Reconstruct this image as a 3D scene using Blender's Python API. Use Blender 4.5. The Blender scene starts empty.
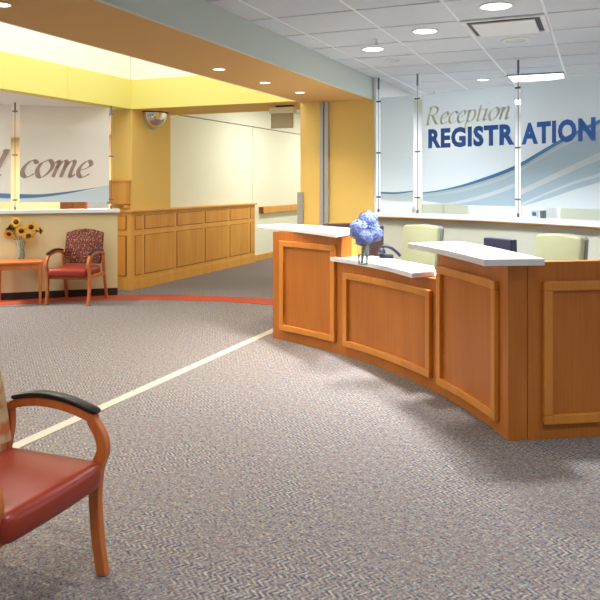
import bpy, bmesh, math, random
from mathutils import Vector, Matrix
random.seed(7)
scn = bpy.context.scene
COL = scn.collection
TH = math.radians(22.9); CT, ST = math.cos(TH), math.sin(TH)
F, CX, HY, EYE = 712.0, 300.0, 183.0, 1.54

# ---------------------------------------------------------------- measuring helpers
def cw(lat, d, z=0.0):
    """lateral / depth measured from the tripod -> room coordinates"""
    return Vector((lat * CT - d * ST, d * CT + lat * ST, z))
def on_z(x, y, z):
    d = (z - EYE) * F / (HY - y)
    return cw((x - CX) / F * d, d, z)
def at_d(x, y, d):
    return cw((x - CX) / F * d, d, EYE + (HY - y) / F * d)
def on_line(A, B, x, y):
    """ray through x,y met with the vertical plane over the line A-B"""
    r = cw((x - CX) / F, 1.0); e = B - A
    den = r.x * e.y - r.y * e.x
    t = (A.x * e.y - A.y * e.x) / den
    return Vector((r.x * t, r.y * t, EYE + (HY - y) / F * t))

# ---------------------------------------------------------------- object helpers
def tag(o, label=None, cat=None, group=None, kind=None):
    if label: o['label'] = label
    if cat: o['category'] = cat
    if group: o['group'] = group
    if kind: o['kind'] = kind
    return o
def thing(name, label, cat, loc=(0, 0, 0), rz=0.0, group=None):
    o = bpy.data.objects.new(name, None); COL.objects.link(o)
    o.empty_display_size = 0.1
    o.location = loc; o.rotation_euler = (0, 0, rz)
    return tag(o, label, cat, group)
def root_mat(p):
    M = Matrix.Identity(4)
    while p is not None:
        M = Matrix.LocRotScale(p.location, p.rotation_euler, None) @ p.matrix_parent_inverse.inverted_safe() @ M if False else Matrix.LocRotScale(p.location, p.rotation_euler, None) @ M
        p = None
    return M

class MB:
    def __init__(s): s.v = []; s.f = []; s.mi = []
    def add(s, vs, fs, mi=0):
        b = len(s.v); s.v += [tuple(v) for v in vs]
        for f in fs: s.f.append(tuple(i + b for i in f)); s.mi.append(mi)
    def box(s, a, b, mi=0, fn=None, n=1):
        """box between corners a,b; n slices along x, mapped through fn"""
        vs = []; fs = []
        for i in range(n + 1):
            x = a[0] + (b[0] - a[0]) * i / n
            for (y, z) in ((a[1], a[2]), (b[1], a[2]), (b[1], b[2]), (a[1], b[2])):
                p = (x, y, z); vs.append(fn(*p) if fn else p)
        for i in range(n):
            for k in range(4):
                fs.append((4*i+k, 4*i+(k+1) % 4, 4*(i+1)+(k+1) % 4, 4*(i+1)+k))
        fs.append((3, 2, 1, 0)); fs.append((4*n, 4*n+1, 4*n+2, 4*n+3))
        s.add(vs, fs, mi)
    def prism(s, pts, z0, z1, mi=0):
        n = len(pts); vs = [(p[0], p[1], z0) for p in pts] + [(p[0], p[1], z1) for p in pts]
        fs = [tuple(range(n))[::-1], tuple(range(n, 2*n))] + [(i, (i+1) % n, n+(i+1) % n, n+i) for i in range(n)]
        s.add(vs, fs, mi)
    def sweep(s, path, sizes, side=(1, 0, 0), mi=0, seg=None, cap=True):
        """rectangular (seg=None) or round sweep; sizes (w along side, h across)"""
        P = [Vector(p) for p in path]; rings = []; side = Vector(side)
        if not isinstance(sizes, list): sizes = [sizes] * len(P)
        for i, p in enumerate(P):
            t = (P[min(i+1, len(P)-1)] - P[max(i-1, 0)]).normalized()
            a = side - t * side.dot(t)
            if a.length < 1e-4: a = t.orthogonal()
            a.normalize(); b = t.cross(a)
            w, h = sizes[i]
            if seg: rings.append([p + a * (math.cos(k*2*math.pi/seg) * w/2) + b * (math.sin(k*2*math.pi/seg) * h/2) for k in range(seg)])
            else:
                rings.append([p + a*(w/2*sx) + b*(h/2*sy) for sx, sy in ((-1, -1), (1, -1), (1, 1), (-1, 1))])
        m = seg or 4; vs = [v for r in rings for v in r]; fs = []
        for i in range(len(P) - 1):
            for k in range(m): fs.append((m*i+k, m*i+(k+1) % m, m*(i+1)+(k+1) % m, m*(i+1)+k))
        if cap: fs.append(tuple(range(m))[::-1]); fs.append(tuple(m*(len(P)-1)+k for k in range(m)))
        s.add(vs, fs, mi)
    def lathe(s, prof, c=(0, 0, 0), seg=24, mi=0, M=None):
        vs = []; fs = []
        for (r, z) in prof:
            for k in range(seg):
                a = k*2*math.pi/seg; p = Vector((r*math.cos(a), r*math.sin(a), z))
                if M is not None: p = M @ p
                vs.append(p + Vector(c))
        for i in range(len(prof)-1):
            for k in range(seg): fs.append((seg*i+k, seg*i+(k+1) % seg, seg*(i+1)+(k+1) % seg, seg*(i+1)+k))
        if prof[0][0] > 1e-5: fs.append(tuple(range(seg))[::-1])
        if prof[-1][0] > 1e-5: fs.append(tuple(seg*(len(prof)-1)+k for k in range(seg)))
        s.add(vs, fs, mi)
    def build(s, name, mats, parent=None, world=False, bevel=0, bseg=2, smooth=False, sub=0, kind=None, merge=True):
        me = bpy.data.meshes.new(name); me.from_pydata(s.v, [], s.f)
        if not isinstance(mats, (list, tuple)): mats = [mats]
        for m in mats: me.materials.append(m)
        me.polygons.foreach_set('material_index', s.mi)
        bm = bmesh.new(); bm.from_mesh(me)
        if merge: bmesh.ops.remove_doubles(bm, verts=bm.verts, dist=1e-6)
        bmesh.ops.recalc_face_normals(bm, faces=bm.faces)
        bm.to_mesh(me); bm.free()
        if smooth: me.polygons.foreach_set('use_smooth', [True]*len(me.polygons))
        o = bpy.data.objects.new(name, me); COL.objects.link(o)
        if parent is not None:
            o.parent = parent
            if world:
                q = parent; top = parent
                while top.parent is not None: top = top.parent
                # only the top-level empty carries an offset, so one inverse is enough for a direct child
                if parent is top: o.matrix_parent_inverse = root_mat(parent).inverted()
        if bevel:
            b = o.modifiers.new('bevel', 'BEVEL'); b.width = bevel; b.segments = bseg; b.limit_method = 'ANGLE'; b.angle_limit = 0.6
            if smooth: b.harden_normals = False
        if sub:
            b = o.modifiers.new('sub', 'SUBSURF'); b.levels = sub; b.render_levels = sub
        if kind: o['kind'] = kind
        return o
def ctr(path, n=6):
    """Catmull-Rom"""
    P = [Vector(p) for p in path]; out = []
    for i in range(len(P)-1):
        p0 = P[max(i-1, 0)]; p1 = P[i]; p2 = P[i+1]; p3 = P[min(i+2, len(P)-1)]
        for k in range(n):
            t = k/n
            out.append(0.5*((2*p1)+(p2-p0)*t+(2*p0-5*p1+4*p2-p3)*t*t+(3*p1-p0-3*p2+p3)*t**3))
    out.append(P[-1]); return out
def copy_tree(o, parent=None):
    c = o.copy(); COL.objects.link(c)
    if parent is not None:
        c.parent = parent; c.matrix_parent_inverse = o.matrix_parent_inverse.copy()
    for ch in [x for x in list(COL.objects) if x.parent is o]: copy_tree(ch, c)
    return c

# ---------------------------------------------------------------- materials
def lin(c):
    return tuple(((v/255)/12.92 if v/255 <= .04045 else ((v/255+.055)/1.055)**2.4) for v in c) + (1,)
def mat(name, rgb, rough=.6, metal=0, spec=.5, noise=0, nscale=8, bump=0, bscale=200, emit=None, estr=0, coat=0, trans=0, ior=1.45, alpha=1):
    m = bpy.data.materials.new(name); m.use_nodes = True; nt = m.node_tree; N = nt.nodes; L = nt.links
    b = N['Principled BSDF']; c = lin(rgb)
    b.inputs['Base Color'].default_value = c; b.inputs['Roughness'].default_value = rough
    b.inputs['Metallic'].default_value = metal; b.inputs['Specular IOR Level'].default_value = spec
    b.inputs['Coat Weight'].default_value = coat; b.inputs['Transmission Weight'].default_value = trans
    b.inputs['IOR'].default_value = ior; b.inputs['Alpha'].default_value = alpha
    if emit: b.inputs['Emission Color'].default_value = lin(emit); b.inputs['Emission Strength'].default_value = estr
    tc = N.new('ShaderNodeTexCoord')
    n = N.new('ShaderNodeTexNoise'); n.inputs['Scale'].default_value = nscale; n.inputs['Detail'].default_value = 4
    L.new(tc.outputs['Object'], n.inputs['Vector'])
    mx = N.new('ShaderNodeMix'); mx.data_type = 'RGBA'
    k = 1 - max(noise, .02)
    mx.inputs[6].default_value = c; mx.inputs[7].default_value = (c[0]*k, c[1]*k, c[2]*k, 1)
    L.new(n.outputs['Fac'], mx.inputs[0]); L.new(mx.outputs[2], b.inputs['Base Color'])
    if bump:
        n2 = N.new('ShaderNodeTexNoise'); n2.inputs['Scale'].default_value = bscale
        L.new(tc.outputs['Object'], n2.inputs['Vector'])
        bp = N.new('ShaderNodeBump'); bp.inputs['Strength'].default_value = bump; bp.inputs['Distance'].default_value = .002
        L.new(n2.outputs['Fac'], bp.inputs['Height']); L.new(bp.outputs['Normal'], b.inputs['Normal'])
    return m
def wood(name, c1, c2, rough=.38, scale=1.0, horiz=False):
    m = bpy.data.materials.new(name); m.use_nodes = True; nt = m.node_tree; N = nt.nodes; L = nt.links
    b = N['Principled BSDF']; b.inputs['Roughness'].default_value = rough; b.inputs['Specular IOR Level'].default_value = .4
    tc = N.new('ShaderNodeTexCoord'); mp = N.new('ShaderNodeMapping')
    mp.inputs['Scale'].default_value = (5, 5, 60) if horiz else (60, 60, 2.2)
    L.new(tc.outputs['Object'], mp.inputs['Vector'])
    n = N.new('ShaderNodeTexNoise'); n.inputs['Scale'].default_value = scale; n.inputs['Detail'].default_value = 5; n.inputs['Roughness'].default_value = .6
    L.new(mp.outputs['Vector'], n.inputs['Vector'])
    mp2 = N.new('ShaderNodeMapping'); mp2.inputs['Scale'].default_value = (3, 3, .6)
    L.new(tc.outputs['Object'], mp2.inputs['Vector'])
    n2 = N.new('ShaderNodeTexNoise'); n2.inputs['Scale'].default_value = 1.6; L.new(mp2.outputs['Vector'], n2.inputs['Vector'])
    ad = N.new('ShaderNodeMath'); ad.operation = 'ADD'; L.new(n.outputs['Fac'], ad.inputs[0]); L.new(n2.outputs['Fac'], ad.inputs[1])
    r = N.new('ShaderNodeValToRGB'); r.color_ramp.elements[0].position = .38; r.color_ramp.elements[1].position = .62
    mu = N.new('ShaderNodeMath'); mu.operation = 'MULTIPLY'; mu.inputs[1].default_value = .5; L.new(ad.outputs[0], mu.inputs[0]); L.new(mu.outputs[0], r.inputs[0])
    r.color_ramp.elements[0].color = lin(c1); r.color_ramp.elements[1].color = lin(c2)
    L.new(r.outputs[0], b.inputs['Base Color'])
    return m
M = {}
M['yellow'] = mat('yellow_paint', (228, 192, 106), .75)
M['fascia'] = mat('lemon_paint', (232, 222, 128), .75)
M['cream'] = mat('cream_paint', (242, 242, 222), .7)
M['pale'] = mat('pale_wall_paint', (192, 194, 180), .75)
M['halfwall'] = mat('half_wall_paint', (222, 206, 160), .75)
M['tan'] = mat('tan_soffit_paint', (208, 164, 98), .75)
M['grey'] = mat('grey_green_paint', (206, 214, 204), .75)
M['white'] = mat('white_paint', (235, 236, 236), .6)
M['tile'] = mat('ceiling_tile', (216, 221, 227), .95, noise=.12, nscale=60, bump=.4, bscale=120)
M['tbar'] = mat('ceiling_grid', (112, 98, 96), .6)  # reveal shade of the cross gaps put into a dark brown colour
M['tbarw'] = mat('ceiling_runner', (244, 248, 250), .6)
M['stone'] = mat('white_stone', (236, 236, 238), .25, noise=.05, nscale=40)
M['sill'] = mat('sill_laminate', (226, 228, 230), .4)
M['cherry'] = wood('cherry_veneer', (178, 102, 34), (194, 116, 42))
M['cherry_f'] = wood('cherry_frame', (204, 128, 48), (218, 142, 58))
M['oak'] = wood('honey_veneer', (206, 142, 56), (222, 160, 74))
M['oak_f'] = wood('honey_frame', (216, 154, 66), (230, 172, 84))
M['chairwood'] = wood('chair_wood', (178, 94, 44), (198, 114, 58), rough=.3)
M['dark'] = mat('dark_base', (38, 30, 28), .6)
M['blackpad'] = mat('black_urethane', (22, 22, 28), .35)
M['metal'] = mat('brushed_metal', (150, 150, 152), .35, metal=.9)
M['steel'] = mat('grey_metal', (178, 174, 166), .4, metal=.4)
M['rod'] = mat('rod_metal', (120, 120, 122), .4, metal=.8)
M['lens'] = mat('lamp_lens', (255, 255, 250), .5, emit=(255, 252, 244), estr=6)
M['lensw'] = mat('lamp_lens_warm', (255, 250, 240), .5, emit=(255, 240, 215), estr=5)
M['troffer'] = mat('troffer_lens', (255, 255, 255), .5, emit=(250, 252, 255), estr=3)
M['ring'] = mat('lamp_ring', (225, 225, 225), .5)
M['louver'] = mat('vent_slot', (70, 62, 66), .6)
M['chair_green'] = mat('sage_vinyl', (130, 130, 100), .5)
M['chair_edge'] = mat('grey_shell', (120, 122, 120), .5)
M['reveal'] = mat('wood_reveal', (140, 84, 40), .6)
M['navy'] = mat('navy_plastic', (30, 33, 56), .4)
M['brown'] = mat('brown_plastic', (66, 40, 38), .4)
M['signtan'] = mat('sign_housing', (172, 160, 130), .5)
M['stemm'] = mat('green_stem', (84, 120, 52), .6)
M['leaf'] = mat('green_leaf', (70, 112, 44), .55, noise=.3)
M['petal'] = mat('yellow_petal', (250, 186, 48), .6, noise=.25, nscale=30)
M['seed'] = mat('brown_disk', (92, 44, 22), .8, noise=.4, nscale=150)
M['hyd'] = mat('blue_petal', (156, 176, 244), .6, noise=.72, nscale=30)
M['red'] = mat('red_stripe', (176, 70, 38), .9, noise=.15, nscale=120)
M['cstripe'] = mat('cream_stripe', (180, 174, 158), .9, noise=.1, nscale=120)
M['bluecard'] = mat('blue_card', (40, 110, 160), .5)
M['orangewood'] = wood('orange_cabinet', (206, 116, 40), (226, 140, 58))
M['mirror'] = mat('mirror_acrylic', (225, 220, 215), .03, metal=1)
M['signblue'] = mat('lettering_blue', (32, 88, 164), .5)
M['signolive'] = mat('lettering_olive', (204, 207, 178), .5)
M['signbrown'] = mat('lettering_brown', (164, 144, 132), .5)
M['sw_dark'] = mat('swoosh_blue', (66, 124, 172), .5)
M['sw_navy'] = mat('swoosh_slate', (84, 122, 158), .5)
M['sw_mid'] = mat('swoosh_mid', (168, 194, 210), .5)
M['sw_pale'] = mat('swoosh_pale', (190, 206, 214), .5)
M['sw_white'] = mat('swoosh_white', (204, 216, 224), .5)

def frosted(name, rgb, clear=.12):
    m = bpy.data.materials.new(name); m.use_nodes = True; nt = m.node_tree; N = nt.nodes; L = nt.links
    N.remove(N['Principled BSDF']); out = N['Material Output']
    d = N.new('ShaderNodeBsdfDiffuse'); t = N.new('ShaderNodeBsdfTranslucent'); tr = N.new('ShaderNodeBsdfTransparent'); g = N.new('ShaderNodeBsdfGlossy')
    d.inputs[0].default_value = lin(rgb); t.inputs[0].default_value = lin(rgb); g.inputs['Roughness'].default_value = .15
    m1 = N.new('ShaderNodeMixShader'); m1.inputs[0].default_value = .5; L.new(d.outputs[0], m1.inputs[1]); L.new(t.outputs[0], m1.inputs[2])
    m2 = N.new('ShaderNodeMixShader'); m2.inputs[0].default_value = clear; L.new(m1.outputs[0], m2.inputs[1]); L.new(tr.outputs[0], m2.inputs[2])
    m3 = N.new('ShaderNodeMixShader'); m3.inputs[0].default_value = .04; L.new(m2.outputs[0], m3.inputs[1]); L.new(g.outputs[0], m3.inputs[2])
    L.new(m3.outputs[0], out.inputs[0]); return m
M['frost'] = frosted('frosted_glass', (232, 240, 244), .1)
M['frostw'] = frosted('frosted_glass_warm', (240, 240, 236), .14)
def clearglass(name):
    m = bpy.data.materials.new(name); m.use_nodes = True; nt = m.node_tree; N = nt.nodes; L = nt.links
    N.remove(N['Principled BSDF']); out = N['Material Output']
    tr = N.new('ShaderNodeBsdfTransparent'); tr.inputs[0].default_value = (.93, .96, .96, 1); g = N.new('ShaderNodeBsdfGlossy'); g.inputs['Roughness'].default_value = .03
    fr = N.new('ShaderNodeFresnel'); fr.inputs[0].default_value = 1.35
    m3 = N.new('ShaderNodeMixShader'); L.new(fr.outputs[0], m3.inputs[0]); L.new(tr.outputs[0], m3.inputs[1]); L.new(g.outputs[0], m3.inputs[2])
    L.new(m3.outputs[0], out.inputs[0]); return m
M['clear'] = clearglass('clear_glass')
def vaseglass():
    m = bpy.data.materials.new('vase_glass'); m.use_nodes = True; nt = m.node_tree; N = nt.nodes; L = nt.links
    N.remove(N['Principled BSDF']); out = N['Material Output']
    tr = N.new('ShaderNodeBsdfTransparent'); tr.inputs[0].default_value = (.92, .97, .95, 1); d = N.new('ShaderNodeBsdfDiffuse'); d.inputs[0].default_value = (.75, .82, .8, 1)
    m3 = N.new('ShaderNodeMixShader'); m3.inputs[0].default_value = .2; L.new(tr.outputs[0], m3.inputs[1]); L.new(d.outputs[0], m3.inputs[2])
    L.new(m3.outputs[0], out.inputs[0]); return m
M['vase'] = vaseglass()

def carpet():
    m = bpy.data.materials.new('woven_carpet'); m.use_nodes = True; nt = m.node_tree; N = nt.nodes; L = nt.links
    b = N['Principled BSDF']; b.inputs['Roughness'].default_value = .95; b.inputs['Specular IOR Level'].default_value = .1
    def math_(op, a, c=None):
        n = N.new('ShaderNodeMath'); n.operation = op
        for i, v in enumerate((a, c)):
            if v is None: continue
            if isinstance(v, (int, float)): n.inputs[i].default_value = v
            else: L.new(v, n.inputs[i])
        return n.outputs[0]
    tc = N.new('ShaderNodeTexCoord'); mp = N.new('ShaderNodeMapping'); mp.inputs['Rotation'].default_value = (0, 0, math.radians(-8))
    L.new(tc.outputs['Object'], mp.inputs['Vector'])
    sp = N.new('ShaderNodeSeparateXYZ'); L.new(mp.outputs[0], sp.inputs[0])
    X, Y = sp.outputs[0], sp.outputs[1]
    # blocks of stronger and weaker zigzag weave
    bl = N.new('ShaderNodeTexNoise'); bl.inputs['Scale'].default_value = 1.5; bl.inputs['Detail'].default_value = 0
    L.new(tc.outputs['Object'], bl.inputs['Vector'])
    ckr = N.new('ShaderNodeValToRGB'); ckr.color_ramp.elements[0].position = .42; ckr.color_ramp.elements[1].position = .56
    L.new(bl.outputs['Fac'], ckr.inputs[0])
    amp = math_('MULTIPLY', ckr.outputs[0], 1.0)
    zig = math_('PINGPONG', Y, .035)
    off = math_('MULTIPLY', zig, .9)
    u = math_('ADD', X, off)
    wv = math_('SINE', math_('MULTIPLY', u, 2*math.pi/.028))
    # rows shift
    cb = N.new('ShaderNodeCombineXYZ'); L.new(math_('MULTIPLY', u, 62), cb.inputs[0]); L.new(math_('MULTIPLY', Y, 30), cb.inputs[1])
    n1 = N.new('ShaderNodeTexNoise'); n1.inputs['Scale'].default_value = 1; n1.inputs['Detail'].default_value = 3; n1.inputs['Roughness'].default_value = .7
    L.new(cb.outputs[0], n1.inputs['Vector'])
    n2 = N.new('ShaderNodeTexNoise'); n2.inputs['Scale'].default_value = 90; n2.inputs['Detail'].default_value = 2; L.new(tc.outputs['Object'], n2.inputs['Vector'])
    s = math_('ADD', math_('MULTIPLY', n1.outputs['Fac'], 1.1), math_('MULTIPLY', n2.outputs['Fac'], .9))
    s = math_('MULTIPLY', s, .5)
    s = math_('ADD', s, math_('MULTIPLY', math_('MULTIPLY', wv, amp), .06))
    r = N.new('ShaderNodeValToRGB'); cr = r.color_ramp
    cr.elements[0].position = .34; cr.elements[0].color = lin((58, 64, 74))
    cr.elements[1].position = .68; cr.elements[1].color = lin((174, 170, 160))
    for p, c in ((.42, (80, 95, 120)), (.465, (138, 98, 76)), (.51, (108, 120, 128)), (.58, (146, 136, 118))):
        e = cr.elements.new(p); e.color = lin(c)
    L.new(s, r.inputs[0]); L.new(r.outputs[0], b.inputs['Base Color'])
    bp = N.new('ShaderNodeBump'); bp.inputs['Strength'].default_value = .5; bp.inputs['Distance'].default_value = .004
    L.new(s, bp.inputs['Height']); L.new(bp.outputs[0], b.inputs['Normal'])
    return m
M['carpet'] = carpet()
def speckle(name, base, spots, scale, thr=.5, soft=.06, rough=.8, stretch=(1, 1, 1)):
    m = bpy.data.materials.new(name); m.use_nodes = True; nt = m.node_tree; N = nt.nodes; L = nt.links
    b = N['Principled BSDF']; b.inputs['Roughness'].default_value = rough
    tc = N.new('ShaderNodeTexCoord'); mp = N.new('ShaderNodeMapping'); mp.inputs['Scale'].default_value = stretch
    n = N.new('ShaderNodeTexNoise'); n.inputs['Scale'].default_value = scale; n.inputs['Detail'].default_value = 1.5
    L.new(tc.outputs['Object'], mp.inputs[0]); L.new(mp.outputs[0], n.inputs['Vector'])
    r = N.new('ShaderNodeValToRGB'); r.color_ramp.elements[0].position = thr; r.color_ramp.elements[1].position = thr + soft
    r.color_ramp.elements[0].color = lin(base); r.color_ramp.elements[1].color = lin(spots)
    L.new(n.outputs['Fac'], r.inputs[0]); L.new(r.outputs[0], b.inputs['Base Color']); return m
M['fab_dots'] = speckle('maroon_speckled_fabric', (78, 18, 16), (208, 140, 92), 85, .59, .06)
M['fab_leaf'] = speckle('orange_leaf_fabric', (206, 180, 134), (196, 108, 62), 14, .45, .14)
M['vinyl'] = mat('rust_vinyl', (148, 50, 30), .34, noise=.12, nscale=10, bump=.15, bscale=300)

# ================================================================= SETTING
H = 2.74; SOF = EYE + .952; BEAM = EYE + 1.065
f = MB(); f.box((-16, -2.5, -.05), (6.5, 19, 0)); f.build('floor', M['carpet'], kind='structure')

# ceiling: grid plate with lay-in tiles hanging a little below it
XG, YG, T = -1.316*1.2, 3.92*1.2, .6096
c = MB(); x0c, x1c, y0c, y1c = -2.40, 6.4, -2.5, 13.0
c.box((x0c, y0c, H + .012), (x1c, y1c, H + .06), 1)
i0 = math.floor((x0c - XG)/T) - 1; j0 = math.floor((y0c - YG)/T) - 1
g = .011
for i in range(i0, i0 + 18):
    for j in range(j0, j0 + 30):
        a, b_ = XG + i*T + g, XG + (i+1)*T - g; p, q = YG + j*T + g, YG + (j+1)*T - g
        a = max(a, x0c); b_ = min(b_, x1c); p = max(p, y0c); q = min(q, y1c)
        if b_ - a > .03 and q - p > .03: c.box((a, p, H), (b_, q, H + .0125), 0)
for i in range(i0, i0 + 18):
    a = XG + i*T
    if x0c + .02 < a < x1c - .02: c.box((a - g + .001, y0c, H + .002), (a + g - .001, y1c, H + .0118), 2)
c.build('ceiling', [M['tile'], M['tbar'], M['tbarw']], kind='structure', merge=False)

# soffit beam: grey face towards the reception, tan underside
s = MB()
s.box((-3.25, -2.5, SOF), (-2.43, 7.80, SOF + .02), 0)
s.box((-2.43, -2.5, SOF), (-2.40, 7.80, H + .06), 1)
s.box((-3.27, -2.5, SOF), (-3.25, 8.5, SOF + 1.6), 2)
s.box((-3.22, 7.80, SOF + .021), (-2.387, 9.5, SOF + .9), 1)
s.build('wall_soffit', [M['tan'], M['grey'], M['cream']], kind='structure', merge=False)
# yellow pier at the end of the soffit
s = MB(); s.box((-3.29, 7.80, 0), (-2.385, 9.5, SOF), 0); s.build('wall_pier', M['yellow'], kind='structure')
s = MB()
s.box((-2.385, 7.81, 0), (-2.362, 9.5, H), 0); s.build('trim_1', M['white'], kind='structure')
# light well fascia: lemon band with cream wall above, beam to the pillar
s = MB()
s.box((-6.42, -2.5, BEAM), (-6.22, 8.5, BEAM + .42), 0)
s.box((-6.42, -2.5, BEAM + .42), (-6.24, 8.5, BEAM + 1.9), 1)
for yy in (.9, 3.9, on_line(Vector((-6.22, 0, 0)), Vector((-6.22, 9, 0)), 68, 90).y):
    s.box((-6.222, yy - .012, BEAM), (-6.212, yy + .012, BEAM + .42), 2); s.box((-6.242, yy - .012, BEAM + .42), (-6.232, yy + .012, BEAM + 1.88), 1)
s.build('wall_well_left', [M['fascia'], M['cream'], M['fascia']], kind='structure', merge=False)
s = MB()
s.box((-6.42, 8.5, BEAM), (-3.22, 9.5, BEAM + .42), 0)
s.box((-6.42, 8.52, BEAM + .42), (-3.22, 8.7, BEAM + 1.9), 1)
s.box((-6.42, 8.502, BEAM - .004), (-3.22, 9.5, BEAM), 2)
s.box((-6.235, 8.5, BEAM + .42), (-6.2, 8.53, BEAM + 1.9), 1)
s.build('wall_well_far', [M['fascia'], M['cream'], M['yellow']], kind='structure', merge=False)
# pillar
s = MB(); s.box((-6.57, 8.5, 0), (-6.22, 9.5, BEAM), 0); s.build('wall_pillar', M['yellow'], kind='structure')
# corridor wall, far wall, low ceiling behind the left screen
s = MB()
s.box((-6.9, 9.5, 0), (-6.27, 17.5, 2.63), 0)
s.box((-6.9, 9.5, 2.645), (-6.25, 17.5, 3.5), 0)
s.box((-6.9, 9.5, 2.63), (-6.31, 17.5, 2.645), 1)
s.box((-6.27, 9.5, 0), (-6.26, 12.42, 2.63), 0)
s.box((-6.27, 12.45, 0), (-6.26, 17.5, 2.63), 0)
s.build('wall_corridor', [M['cream'], M['dark']], kind='structure', merge=False)
s = MB(); s.box((-6.9, 17.5, 0), (0, 17.6, 3.5), 0); s.build('wall_corridor_end', M['cream'], kind='structure')
s = MB(); s.box((-3.1, 9.5, 0), (-2.9, 17.5, 3.5), 0); s.build('wall_corridor_right', M['cream'], kind='structure')
s = MB(); s.box((-6.9, 9.5, 3.1), (-2.9, 17.6, 3.2), 0); s.build('ceiling_corridor', M['white'], kind='structure')
s = MB(); s.box((-16, -2.5, BEAM), (-6.42, 13.0, BEAM + .1), 0); s.build('ceiling_left', M['white'], kind='structure')
s = MB(); s.box((-16, 12.9, 0), (-6.9, 13.0, BEAM), 0); s.build('wall_left_far', mat('tan_wall_paint', (236, 204, 150), .75), kind='structure')
s = MB(); s.box((-6.27, 9.52, 0), (-6.245, 17.5, .12), 0)
s.build('baseboard_corridor', M['oak_f'], kind='structure')

# wainscot of the corridor wall
root = thing('wood_wainscot', 'honey wood panelled wainscot running from the yellow pillar down the corridor', 'wainscot', (-6.2, 8.5, 0))
WX = -6.20; WT = 1.15
b = MB(); b.box((-6.26, 8.46, 0), (WX, 12.42, WT - .03)); b.box((-6.57, 8.46, 0), (-6.26, 8.51, WT - .03)); b.build('body', M['oak_f'], root, True)
b = MB(); b.box((-6.27, 8.42, WT - .03), (WX + .04, 12.46, WT)); b.box((-6.59, 8.42, WT - .03), (-6.27, 8.51, WT)); b.build('cap_rail', M['oak_f'], root, True, bevel=.006)
b = MB(); b.box((WX, 8.46, 0), (WX + .012, 12.42, .14)); b.build('base_board', M['oak_f'], root, True)
bounds = []
for xx in (131.5, 142.5, 175, 203.5, 228.5, 249, 254.5):
    bounds.append(on_line(Vector((WX, 8, 0)), Vector((WX, 12, 0)), xx, 200).y)
bounds[0] = 8.5; bounds[-1] = 12.4
for k in range(6):
    y0, y1 = bounds[k] + .045, bounds[k+1] - .03
    for (z0, z1) in ((.86, 1.07), (.2, .78)):
        b = MB(); b.box((WX + .0005, y0, z0), (WX + .003, y1, z1), 1)
        b.box((WX + .0005, y0 + .01, z0 + .008), (WX + .009, y1 - .01, z1 - .008), 0)
        b.build('raised_panel', [M['oak'], M['reveal']], root, True)
for (z0, z1) in ((.86, 1.07), (.2, .78)):
    b = MB(); b.box((-6.54, 8.448, z0), (-6.28, 8.459, z1), 1); b.box((-6.53, 8.44, z0 + .008), (-6.29, 8.459, z1 - .008), 0)
    b.build('raised_panel', [M['oak'], M['reveal']], root, True)
# wall box beside the pillar
root = thing('wall_cabinet', 'small raised honey wood box on the pillar side above the half wall', 'cabinet', (-6.4, 8.5, 1.2))
b = MB(); b.box((-6.57, 8.38, 1.24), (-6.24, 8.499, 1.56)); b.build('body', M['oak'], root, True)
b = MB(); b.box((-6.585, 8.36, 1.56), (-6.225, 8.499, 1.585)); b.build('top_moulding', M['oak_f'], root, True, bevel=.005)
b = MB(); b.box((-6.3, 8.40, 1.17), (-6.25, 8.499, 1.24)); b.build('bracket', M['oak_f'], root, True, bevel=.02)
# handrail
hr = MB(); hr.box((-6.22, 12.75, .93), (-6.18, 17.2, 1.07)); 
root = thing('handrail', 'honey wood handrail on the cream corridor wall beyond the wainscot', 'handrail', (-6.2, 12.75, 1))
hr.build('rail', M['oak_f'], root, True, bevel=.01)
b = MB(); b.box((-6.26, 12.72, .94), (-6.17, 12.752, 1.06)); b.build('end_cap', M['reveal'], root, True)
for yy in (13.5, 15.0, 16.5):
    b = MB(); b.box((-6.262, yy, .96), (-6.22, yy + .05, 1.02)); b.build('bracket', M['metal'], root, True)

# pier dressings
s = MB(); s.box((-3.32, 7.775, 0), (-3.25, 7.80, 1.43)); s.box((-3.32, 7.80, 0), (-3.29, 7.88, 1.43))
tag(s.build('corner_guard', M['steel']), 'grey metal corner guard on the lower left edge of the yellow pier', 'corner guard')
xa = on_line(Vector((-3.2, 7.80, 0)), Vector((-2.4, 7.80, 0)), 320.5, 150).x; xb = on_line(Vector((-3.2, 7.80, 0)), Vector((-2.4, 7.80, 0)), 329.5, 150).x
root = thing('door_track', 'full height grey metal double channel running up the yellow pier', 'door track', ((xa+xb)/2, 7.78, 0))
w = xb - xa
for k, nm in ((0, 'channel'), (1, 'channel')):
    b = MB(); b.box((xa + k*w*.55, 7.76, 0), (xa + k*w*.55 + w*.45, 7.80, SOF)); b.build('channel', M['steel'], root, True, bevel=.004)
b = MB(); b.box((xa + w*.45, 7.785, 0), (xa + w*.55, 7.80, SOF)); b.build('groove', M['louver'], root, True)

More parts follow.
